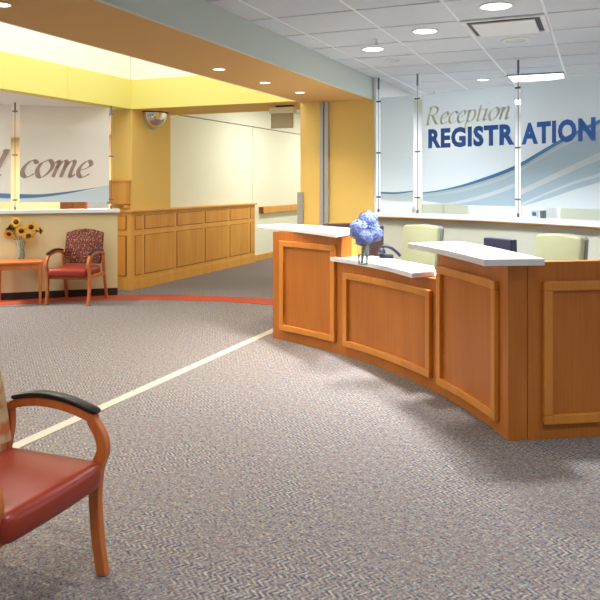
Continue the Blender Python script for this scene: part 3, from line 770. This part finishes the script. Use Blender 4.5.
# screens face the staff (away from the visitors)
monitor('monitor', 'navy monitor rising behind the right white counter', 500, 238.5, 5.35, .27, .3, TH + math.radians(122), M['navy'], .07)
monitor('monitor', 'dark brown monitor behind the vase of blue flowers', 374, 226, 6.62, .26, .3, TH + math.radians(180 + 50), M['brown'], .05)
monitor('monitor', 'black monitor edge just above the left white counter', 338, 223.0, 7.35, .32, .3, TH + math.radians(180 + 8), M['brown'], .04)
# telephone
p = at_d(388, 258, 6.35)
root = thing('desk_phone', 'navy telephone with curved handset behind the low counter', 'telephone', (p.x, p.y, .74), TH)
b = MB(); b.box((-.09, -.08, 0), (.09, .1, .05)); b.box((-.07, 0, .05), (.05, .07, .16)); b.build('phone_body', M['navy'], root, bevel=.008, merge=False)
b = MB(); b.sweep(ctr([(-.07, 0, .20), (-.04, 0, .235), (.02, 0, .225), (.07, 0, .19), (.11, 0, .15)], 5), (.035, .028), side=(0, 1, 0), seg=10)
b.lathe([(.03, 0), (.035, .02), (.02, .05)], (-.055, 0, .17), 14); b.build('handset', M['navy'], root, smooth=True, merge=False)

# task chairs
def task_chair(label, xl, xr, yt, d, rz):
    c = at_d((xl+xr)/2, yt, d); W = (xr-xl)/F*d
    root = thing('task_chair', label, 'chair', (c.x, c.y, 0), rz, 'task chairs behind the reception desk')
    zt = c.z; w = .42
    b = MB()
    P = [(-.43*w, .62), (-.5*w, .8), (-.5*w, zt - .03), (-.46*w, zt - .005), (0, zt + .008), (.46*w, zt - .005), (.5*w, zt - .03), (.5*w, .8), (.43*w, .62)]
    n = len(P); vs = [(x, -.02 + (z-.6)*.12, z) for x, z in P] + [(x, .045 + (z-.6)*.12, z) for x, z in P]
    b.add(vs, [tuple(range(n)), tuple(range(n, 2*n))[::-1]] + [(i, (i+1) % n, n+(i+1) % n, n+i) for i in range(n)])
    b.build('backrest', M['chair_green'], root, bevel=.018, bseg=3, smooth=True)
    b = MB(); vs = [(x*1.005, .046 + (z-.6)*.12, z*1.0) for x, z in P] + [(x*.97, .095 + (z-.6)*.12, z) for x, z in P]
    b.add(vs, [tuple(range(n)), tuple(range(n, 2*n))[::-1]] + [(i, (i+1) % n, n+(i+1) % n, n+i) for i in range(n)])
    b.build('back_shell', M['chair_edge'], root, bevel=.01)
    b = MB(); b.box((-.24, -.48, .44), (.24, .0, .53)); b.build('seat', M['chair_green'], root, bevel=.03, bseg=3, smooth=True)
    b = MB(); b.box((-.03, -.1, .40), (.03, .1, .44)); b.sweep([(0, .0, .43), (0, .08, .5), (0, .085, .68)], (.06, .02)); b.build('bracket', M['blackpad'], root, merge=False)
    b = MB(); b.lathe([(.03, .1), (.03, .3), (.02, .3), (.02, .44)], (0, -.24, 0), 14); b.build('column', M['metal'], root)
    for k in range(5):
        a = k*2*math.pi/5; b = MB(); b.sweep([(0, -.24, .11), (.3*math.cos(a), -.24 + .3*math.sin(a), .065)], [(.04, .03), (.025, .02)], side=(0, 0, 1))
        leg = b.build('leg', M['blackpad'], root)
        b = MB(); b.lathe([(.0, 0), (.025, .006), (.025, .045), (0, .055)], (.29*math.cos(a), -.24 + .29*math.sin(a), 0), 12); b.build('caster', M['blackpad'], leg)
    return root
task_chair('sage green task chair back behind the low counter', 398, 436, 225.5, 6.75, TH + math.radians(-48))
task_chair('sage green task chair back at the right, near the navy monitor', 534, 574, 235, 5.55, TH + math.radians(-56))

# ================================================================= GUEST CHAIRS AND TABLE
def guest_chair(label, loc, rz, fabric, group=None):
    root = thing('guest_chair', label, 'chair', loc, rz)
    for sx in (-1, 1):
        x = .278*sx
        fl = ctr([(x, -.285, 0), (x, -.262, .14), (x, -.25, .3), (x, -.262, .42), (x, -.288, .49), (x, -.275, .55), (x, -.24, .60), (x, -.232, .645)], 4)
        n = len(fl); b = MB(); b.sweep(fl, [(.032, .05 - .012*abs(i/(n-1) - .45)) for i in range(n)]); b.build('leg', M['chairwood'], root, bevel=.005)
        rl = ctr([(x, .298, 0), (x, .25, .2), (x, .205, .42), (x, .182, .54), (x, .186, .62)], 4)
        b = MB(); b.sweep(rl, (.03, .042)); b.build('leg', M['chairwood'], root, bevel=.005)
        b = MB(); b.box((x - .012, -.25, .325), (x + .012, .22, .375)); b.build('side_rail', M['chairwood'], root, bevel=.004)
        ap = ctr([(x, .185, .61), (x, .13, .632), (x, .02, .65), (x, -.12, .642), (x, -.245, .612)], 5)
        b = MB(); b.sweep(ap, (.036, .036)); arm = b.build('armrest', M['chairwood'], root, bevel=.005)
        pp = ctr([(x, .165, .652), (x, .02, .679), (x, -.12, .672), (x, -.265, .636)], 6)
        n = len(pp); b = MB(); b.sweep(pp, [(.046, .02) if 0 < i < n-1 else (.034, .012) for i in range(n)]); b.build('arm_pad', M['blackpad'], arm, bevel=.006, smooth=True)
    b = MB(); b.box((-.27, -.22, .315), (.27, -.2, .35)); b.box((-.27, .17, .315), (.27, .19, .35)); b.build('cross_rail', M['chairwood'], root, merge=False)
    b = MB()
    nx, ny = 8, 8; vs = []; fs = []
    for j in range(ny+1):
        for i in range(nx+1):
            X = -1 + 2*i/nx; Y = -1 + 2*j/ny
            vs.append((X*.26, -.07 + Y*.245 - (1 - X*X)*.012*(Y < 0)*(-Y), .462 + .012*(1-X*X)*(1-Y*Y)))
    m_ = len(vs)
    for j in range(ny+1):
        for i in range(nx+1):
            X = -1 + 2*i/nx; Y = -1 + 2*j/ny
            vs.append((X*.256, -.07 + Y*.24 - (1 - X*X)*.012*(Y < 0)*(-Y), .352))
    W_ = nx+1
    for j in range(ny):
        for i in range(nx):
            fs.append((j*W_+i, j*W_+i+1, (j+1)*W_+i+1, (j+1)*W_+i)); fs.append((m_+j*W_+i, m_+(j+1)*W_+i, m_+(j+1)*W_+i+1, m_+j*W_+i+1))
    for i in range(nx):
        fs.append((i, m_+i, m_+i+1, i+1)); k = ny*W_; fs.append((k+i, k+i+1, m_+k+i+1, m_+k+i))
    for j in range(ny):
        fs.append((j*W_, (j+1)*W_, m_+(j+1)*W_, m_+j*W_)); fs.append((j*W_+nx, m_+j*W_+nx, m_+(j+1)*W_+nx, (j+1)*W_+nx))
    b.add(vs, fs); b.build('seat', M['vinyl'], root, bevel=.042, bseg=4, smooth=True)
    b = MB(); O = [(-.25, .48), (-.256, .6), (-.256, .76), (-.254, .87), (-.243, .885), (-.12, .92), (0, .932), (.12, .92), (.243, .885), (.254, .87), (.256, .76), (.256, .6), (.25, .48)]
    n = len(O)
    def yb(z): return .14 + (z - .48)*.22
    vs = [(x, yb(z) - .012*(1-(x/.245)**2), z) for x, z in O] + [(x, yb(z) + .05, z) for x, z in O]
    b.add(vs, [tuple(range(n)), tuple(range(n, 2*n))[::-1]] + [(i, (i+1) % n, n+(i+1) % n, n+i) for i in range(n)])
    b.build('backrest', fabric, root, bevel=.014, bseg=3, smooth=True)
    return root
# far chair: legs read at its feet
def place_chair(fr, facing, which, **k):
    """fr: front leg foot (room coords), facing unit vector, which: +1 if that leg is the chair's +x leg"""
    f_ = facing.normalized(); rz = math.atan2(f_.y, f_.x) + math.pi/2      # local -y is the front
    xl = Vector((math.cos(rz), math.sin(rz), 0))
    o = fr - xl*.278*which - f_*.285
    return guest_chair(loc=(o.x, o.y, 0), rz=rz, **k)
fd = lambda lat, d: (cw(lat, d) - cw(0, 0)).normalized()
f1 = cw(-3.207, 9.0); f2 = cw(-2.655, 8.93); fm = (f1+f2)/2; ac = f2 - f1; fv = Vector((ac.y, -ac.x, 0))
if fv.dot(cw(0, -1)) < 0: fv = -fv
place_chair(f2, fv, 1, label='rust vinyl guest chair with speckled maroon back against the left half wall', fabric=M['fab_dots'])
fv = fd(.93, -.365)
place_chair(cw(-.775, 2.80), fv, 1, label='rust vinyl guest chair with orange patterned back in the left foreground', fabric=M['fab_leaf'])

# side table
tf = cw(-3.285, 9.03); tdir = fd(.945, .33); tb = Vector((-tdir.y, tdir.x, 0))
if tb.dot(cw(0, 1)) < 0: tb = -tb
rzt = math.atan2(tdir.y, tdir.x)
TW, TD, TZ = .56, .44, .545
to = tf - tdir*(TW/2 - .02) + tb*(TD/2 - .02)
root = thing('side_table', 'cherry wood side table under the sunflowers beside the far guest chair', 'table', (to.x, to.y, 0), rzt)
b = MB(); b.box((-TW/2, -TD/2, TZ - .028), (TW/2, TD/2, TZ)); b.build('table_top', M['chairwood'], root, bevel=.006)
b = MB()
for (x0_, y0_, x1_, y1_) in ((-TW/2+.03, -TD/2+.015, TW/2-.03, -TD/2+.035), (-TW/2+.03, TD/2-.035, TW/2-.03, TD/2-.015), (-TW/2+.015, -TD/2+.03, -TW/2+.035, TD/2-.03), (TW/2-.035, -TD/2+.03, TW/2-.015, TD/2-.03)):
    b.box((x0_, y0_, TZ - .098), (x1_, y1_, TZ - .028))
b.build('apron', M['chairwood'], root, merge=False)
for sx in (-1, 1):
    for sy in (-1, 1):
        b = MB(); b.sweep([(sx*(TW/2-.03), sy*(TD/2-.03), 0), (sx*(TW/2-.03), sy*(TD/2-.03), TZ - .028)], [(.028, .028), (.05, .05)]); b.build('leg', M['chairwood'], root, bevel=.004)

# ================================================================= FLOWERS
def vase(label, loc, prof, group=None):
    root = thing('glass_vase', label, 'vase', loc)
    b = MB(); b.lathe(prof, seg=24); b.build('vase_body', M['vase'], root, smooth=True)
    h = prof[-1][1]
    inner = [(max(r - .004, .002), z + .006) for r, z in prof if z < h*.62]
    b = MB(); b.lathe(inner, seg=20); b.build('water', M['clear'], root, smooth=True)
    return root
def petal_ring(b, c, nrm, n, r0, r1, w, lift, mi=0, jit=0.0):
    nrm = nrm.normalized(); a = nrm.orthogonal().normalized(); c2 = nrm.cross(a)
    for k in range(n):
        t = 2*math.pi*k/n + random.uniform(-.1, .1); dr = a*math.cos(t) + c2*math.sin(t); sd = nrm.cross(dr)
        L_ = r1*random.uniform(1-jit, 1+jit)
        p0, p1, p2 = c + dr*r0, c + dr*(r0+L_)/2 + nrm*lift, c + dr*L_ + nrm*lift*.3
        b.add([p0, p1 + sd*w/2, p2, p1 - sd*w/2, p1 - nrm*.002], [(0, 1, 2, 3), (0, 3, 4), (0, 4, 1), (2, 4, 3), (1, 4, 2)], mi)
def leafm(b, p, dr, L_, w, mi=0):
    dr = dr.normalized(); sd = dr.cross(Vector((0, 0, 1))).normalized(); up = sd.cross(dr)
    q = [p, p + dr*L_*.35 + sd*w/2 + up*.01, p + dr*L_, p + dr*L_*.35 - sd*w/2 + up*.01, p + dr*L_*.45 - up*.005, p + dr*L_*.75 + sd*w*.3, p + dr*L_*.75 - sd*w*.3]
    b.add(q, [(0, 1, 4), (0, 4, 3), (1, 5, 4), (4, 6, 3), (5, 2, 4), (4, 2, 6)], mi)
tv = on_z(21, 259, TZ)
vase('waisted clear glass vase of sunflowers on the side table', (tv.x, tv.y, TZ), [(.045, 0), (.05, .02), (.048, .08), (.04, .12), (.045, .17), (.062, .235), (.066, .25)])
dv = (tv.x*-ST + tv.y*CT)
sf = [(16, 222, -.03, 'sunflower at the top of the bunch'), (21.3, 231, -.08, 'large sunflower in the middle of the bunch'), (31, 227, -.04, 'sunflower right of the top bloom'), (28.5, 236, -.07, 'lowest sunflower on the right of the bunch'),
      (9, 234, -.05, 'drooping sunflower at the left of the bunch'), (9, 227, -.02, 'leafy half open sunflower at upper left of the bunch'), (40, 230, -.02, 'sunflower facing away at the right end of the bunch')]
camp = Vector((0, 0, EYE))
for i, (x, y, dz, lb) in enumerate(sf):
    p = at_d(x, y, dv + dz)
    root = thing('sunflower', lb, 'flower', (tv.x, tv.y, TZ + .02), 0, 'sunflowers in the vase')
    org = Vector((tv.x, tv.y, TZ + .02)); q = p - org
    nrm = (camp - p).normalized() + Vector((q.x, q.y, q.z - .35))*1.2
    if i == 4: nrm = Vector((q.x, q.y, -.25)) + (camp - p).normalized()*.35
    if i == 6: nrm = Vector((q.x, q.y, .05))*3 - (camp-p).normalized()*.1
    if i == 5: nrm = Vector((q.x, q.y, .1))*2.5
    nrm.normalize(); r = .074
    b = MB(); petal_ring(b, q, nrm, 17, .022, r, .02, .006, jit=.1); petal_ring(b, q - nrm*.004, nrm, 15, .022, r*.95, .02, .002, jit=.1); b.build('petals', M['petal'], root, merge=False)
    rot = nrm.to_track_quat('Z', 'Y').to_matrix()
    b = MB(); b.lathe([(0, .012), (.016, .012), (.029, .007), (.032, .0), (.02, -.01), (0, -.014)], q, 18, M=rot); b.build('seed_head', M['seed'], root, smooth=True)
    b = MB(); b.sweep(ctr([(random.uniform(-.02, .02), random.uniform(-.02, .02), .0), (q.x*.22, q.y*.22, .2), (q.x*.75 - nrm.x*.03, q.y*.75 - nrm.y*.03, q.z*.8), tuple(q - nrm*.014)], 6), (.008, .008), seg=8); b.build('stem', M['stemm'], root, smooth=True)
    b = MB()
    for k in range(8 if i in (5, 6) else 4):
        a = random.uniform(0, 6.3); leafm(b, q - nrm*.02 + Vector((0, 0, -.01)), Vector((math.cos(a), math.sin(a), random.uniform(-.3, .3))) - nrm*.2, .085, .055)
    b.build('leaves', M['leaf'], root, merge=False)

hv = on_z(363, 265, .87)
vase('tall tapered clear glass vase of blue hydrangeas on the low counter', (hv.x, hv.y, .87), [(.038, 0), (.042, .015), (.046, .08), (.052, .16), (.058, .225)])
dh = (hv.x*-ST + hv.y*CT)
for i, (x, y, dz, r, lb) in enumerate([(367.5, 222, .05, .088, 'topmost blue hydrangea head in the bunch'), (359.5, 230, .0, .085, 'left blue hydrangea head in the bunch'), (372.5, 233, .03, .082, 'right blue hydrangea head in the bunch'), (364, 237.5, -.04, .072, 'lowest blue hydrangea head, just above the vase')]):
    p = at_d(x, y, dh + dz); org = Vector((hv.x, hv.y, .885)); q = p - org
    root = thing('hydrangea', lb, 'flower', org, 0, 'hydrangeas in the vase')
    b = MB(); nfl = 190
    for k in range(nfl):
        z = 1 - 1.75*(k + .5)/nfl; rr = math.sqrt(max(0, 1 - z*z)); t = k*2.39996
        nn = Vector((rr*math.cos(t), rr*math.sin(t), z)); c = q + nn*r*random.uniform(.78, 1.06)
        nn = (nn + Vector((random.uniform(-.2, .2), random.uniform(-.2, .2), random.uniform(-.2, .2)))).normalized()
        a = nn.orthogonal().normalized(); a2_ = nn.cross(a); ph = random.uniform(0, 1.5)
        for m4 in range(4):
            t2 = ph + m4*math.pi/2; dr = a*math.cos(t2) + a2_*math.sin(t2); sd = nn.cross(dr); s_ = .0145
            b.add([c, c + dr*s_*.6 + sd*s_*.5 + nn*.003, c + dr*s_*1.15 + nn*.001, c + dr*s_*.6 - sd*s_*.5 + nn*.003], [(0, 1, 2, 3)])
    b.build('flower_head', M['hyd'], root, merge=False)
    b = MB(); b.lathe([(0, -r*.7), (r*.5, -r*.5), (r*.7, 0), (r*.5, r*.5), (0, r*.7)], q, 16); b.build('flower_core', M['hyd'], root, smooth=True)
    b = MB(); b.sweep(ctr([(random.uniform(-.015, .015), random.uniform(-.015, .015), .0), (q.x*.3, q.y*.3, .18), (q.x*.9, q.y*.9, q.z - r*.7)], 5), (.008, .008), seg=8); b.build('stem', M['stemm'], root, smooth=True)
    b = MB()
    for k in range(3):
        a = 2.2*k + i; leafm(b, Vector((q.x*.5, q.y*.5, q.z - r*1.0)), Vector((math.cos(a), math.sin(a), .25)), .1, .055)
    b.build('leaves', M['leaf'], root, merge=False)

# ================================================================= CEILING FIXTURES
def area(name, loc, size, power, col, parent=None, shape='DISK', rot=(0, 0, 0), size_y=None, spread=math.pi):
    l = bpy.data.lights.new(name, 'AREA'); l.shape = shape; l.size = size; l.energy = power; l.color = col; l.spread = spread
    if size_y: l.size_y = size_y
    o = bpy.data.objects.new(name, l); COL.objects.link(o); o.location = loc; o.rotation_euler = rot
    return o
COOL = (.95, .985, 1.0); WARM = (1.0, .84, .60); NEUT = (1.0, .95, .87)
def downlight(p, z, r, label, lens, power=0, col=COOL, group=None):
    root = thing('ceiling_downlight', label, 'ceiling light', (p.x, p.y, z), 0, group)
    b = MB(); b.lathe([(r*.86, -.001), (r*.88, -.006), (r, -.007), (r, -.0005)], seg=32); b.build('trim_ring', M['ring'], root, smooth=False)
    b = MB(); b.lathe([(0, -.0015), (r*.86, -.0015), (r*.86, -.0005)], seg=32); b.build('lens', lens, root)
    if power: area('downlight_lamp', (p.x, p.y, z - .012), r*1.6, power, col, spread=math.radians(118))
g1 = 'downlights in the tile ceiling'
downlight(on_z(496, 6, H), H, .115, 'largest round downlight, in front of the air vent', M['lens'], 46, COOL, g1)
downlight(on_z(425, 31, H), H, .105, 'middle round downlight of the three over the reception desk', M['lens'], 46, COOL, g1)
downlight(on_z(373, 49, H), H, .105, 'round downlight nearest the grey soffit face', M['lens'], 46, COOL, g1)
downlight(on_z(483, 79.6, H), H, .07, 'small far downlight above the screen lettering', M['lens'], 15, COOL, g1)
downlight(on_z(392.5, 60, H), H, .07, 'small dim far downlight near the pier end', M['ring'], 0, COOL, g1)
g2 = 'small downlights in the tan soffit'
for (x, y, lb) in ((219, 69, 'small soffit downlight furthest left of the three near the pier'), (265, 82.5, 'middle small soffit downlight of the three near the pier'), (300, 92.3, 'small soffit downlight closest to the yellow pier'), (1, 4, 'small soffit downlight at the top left picture corner')):
    downlight(on_z(x, y, SOF), SOF, .055, lb, M['lensw'], 12, WARM, g2)
# unseen lamps added along the soffit and over the lobby to light the room
for yy in (.8, -.8): downlight(Vector((-2.85, yy, 0)), SOF, .055, 'small soffit downlight behind the camera', M['lensw'], 12, WARM, g2)
for (xx, yy) in ((.6, 2.6), (1.9, 3.6), (1.2, .6), (-1.0, 1.6), (-.9, -.9), (3.6, 5.0), (3.4, 1.8)):
    downlight(Vector((xx, yy, 0)), H, .105, 'round downlight over the lobby outside the picture', M['lens'], 15, COOL, g1)
# troffer behind the screen
P = [on_z(x, y, H) for x, y in ((520, 71.5), (563, 79))]
i_ = math.floor((on_z(540, 75.5, H).x - XG)/T); j_ = math.floor((on_z(540, 75.5, H).y - YG)/T)
tx, ty = XG + (i_+.5)*T, YG + (j_+.5)*T - .2
root = thing('troffer_light', 'bright square ceiling light panel above the lettered screen', 'ceiling light', (tx, ty, H))
b = MB(); b.box((-.29, -.29, -.004), (.29, .29, -.0005)); b.build('diffuser', M['troffer'], root)
b = MB()
for (x0_, y0_, x1_, y1_) in ((-.3, -.3, .3, -.285), (-.3, .285, .3, .3), (-.3, -.285, -.285, .285), (.285, -.285, .3, .285)): b.box((x0_, y0_, -.016), (x1_, y1_, -.0005))
b.build('frame', M['metal'], root, merge=False)
area('troffer_lamp', (tx, ty, H - .02), .55, 40, COOL, shape='SQUARE')
for (xx, yy) in ((1.2, 11.2), (3.2, 9.2), (-1.2, 11.0), (4.4, 6.8)):  # unseen panels added to backlight the frosted glass
    root = thing('troffer_light', 'square ceiling light panel deep in the back office', 'ceiling light', (xx, yy, H), 0, 'troffers in the back office')
    b = MB(); b.box((-.29, -.29, -.004), (.29, .29, -.0005)); b.build('diffuser', M['troffer'], root)
    b = MB(); b.box((-.3, -.3, -.012), (-.285, .3, -.0005)); b.box((.285, -.3, -.012), (.3, .3, -.0005)); b.build('frame', M['metal'], root, merge=False)
    area('troffer_lamp', (xx, yy, H - .02), .55, 95, COOL, shape='SQUARE')
# air vent
va = on_z(466, 21, H); vb = on_z(538, 14.5, H); vc = on_z(480, 35, H)
i_ = math.floor((on_z(510, 24, H).x - XG)/T); j_ = math.floor((on_z(510, 24, H).y - YG)/T)
tx, ty = XG + (i_+.5)*T, YG + (j_+.5)*T
root = thing('air_vent', 'square white ceiling air diffuser behind the largest downlight', 'air vent', (tx, ty, H))
b = MB()
for (x0_, y0_, x1_, y1_) in ((-.3, -.3, .3, -.262), (-.3, .262, .3, .3), (-.3, -.262, -.262, .262), (.262, -.262, .3, .262)): b.box((x0_, y0_, -.012), (x1_, y1_, -.0005))
b.build('frame', M['white'], root, merge=False, bevel=.002)
b = MB(); b.box((-.262, -.262, -.003), (.262, .262, -.0005)); b.build('slot_backing', M['louver'], root)
b = MB(); b.prism([(-.225, -.225), (.225, -.225), (.225, .225), (-.225, .225)], -.022, -.012); b.prism([(-.05, -.05), (.05, -.05), (.05, .05), (-.05, .05)], -.012, -.003); b.build('centre_plate', M['white'], root, merge=False, bevel=.003)
# speaker
sp_ = on_z(515.5, 40, H); root = thing('ceiling_speaker', 'round flat white ceiling speaker grille behind the vent', 'speaker', (sp_.x, sp_.y, H))
b = MB(); b.lathe([(.0, -.006), (.085, -.006), (.09, -.0005)], seg=32); b.build('grille', M['grey'], root)
b = MB(); b.lathe([(.09, -.0005), (.09, -.009), (.115, -.007), (.12, -.0005)], seg=32); b.build('rim', M['white'], root)
for (x, y, lb) in ((376.5, 40, 'ceiling sprinkler head above the round downlight nearest the soffit'), (434.5, 92, 'far ceiling sprinkler head just over the lettered screen top')):
    p = on_z(x, y - 1, H); root = thing('ceiling_sprinkler', lb, 'sprinkler', (p.x, p.y, H), 0, 'ceiling sprinklers')
    b = MB(); b.lathe([(.03, -.001), (.03, -.005), (.01, -.006), (.008, -.04)], seg=14); b.build('body', M['ring'], root)
    b = MB(); b.lathe([(.0, -.045), (.018, -.045), (.018, -.042), (.0, -.042)], seg=14); b.build('deflector', M['metal'], root)

# ================================================================= LIGHT
for (x, y, z, p) in ((-4.7, 12.0, 3.08, 65), (-4.7, 15.0, 3.08, 60)):
    root = thing('corridor_light', 'flat ceiling light panel in the corridor behind the beam', 'ceiling light', (x, y, 3.1), 0, 'corridor ceiling lights')
    b = MB(); b.box((-.28, -.28, -.01), (.28, .28, -.0005)); b.build('diffuser', M['troffer'], root)
    b = MB(); b.box((-.3, -.3, -.006), (-.28, .3, -.0005)); b.box((.28, -.3, -.006), (.3, .3, -.0005)); b.build('frame', M['metal'], root, merge=False)
    area('corridor_lamp', (x, y, z), .55, p, (1, .97, .9), shape='SQUARE')
for (x, y) in ((-9, 10.8), (-12.5, 10.8), (-8.2, 6.0), (-9.5, 2.5)):  # unseen panels added to brighten the left screen and the wall behind it
    root = thing('lobby_light', 'flat ceiling light panel in the room behind the left screen', 'ceiling light', (x, y, BEAM), 0, 'ceiling lights behind the left screen')
    b = MB(); b.box((-.28, -.28, -.01), (.28, .28, -.0005)); b.build('diffuser', M['troffer'], root)
    b = MB(); b.box((-.3, -.3, -.006), (-.28, .3, -.0005)); b.box((.28, -.3, -.006), (.3, .3, -.0005)); b.build('frame', M['metal'], root, merge=False)
    area('lobby_lamp', (x, y, BEAM - .03), .55, 190, (1, .97, .9), shape='SQUARE')
# daylight coming down the open light well
area('skylight_daylight', (-4.75, 3.5, BEAM + 1.85), 2.8, 270, (1, .98, .92), shape='RECTANGLE', size_y=9.5)

w = bpy.data.worlds.new('world'); scn.world = w; w.use_nodes = True
bg = w.node_tree.nodes['Background']; bg.inputs[0].default_value = (.92, .97, 1, 1); bg.inputs[1].default_value = .42

cam = bpy.data.cameras.new('camera'); co = bpy.data.objects.new('camera', cam); COL.objects.link(co)
co.location = (0, 0, EYE); co.rotation_euler = (math.pi/2, 0, TH)
cam.sensor_width = 36; cam.lens = F/600*36; cam.shift_y = -(300 - HY)/600; cam.clip_start = .05
scn.camera = co
vs_ = scn.view_settings; vs_.view_transform = 'Standard'; vs_.look = 'None'; vs_.exposure = -0.1; vs_.gamma = 1; vs_.use_curve_mapping = False
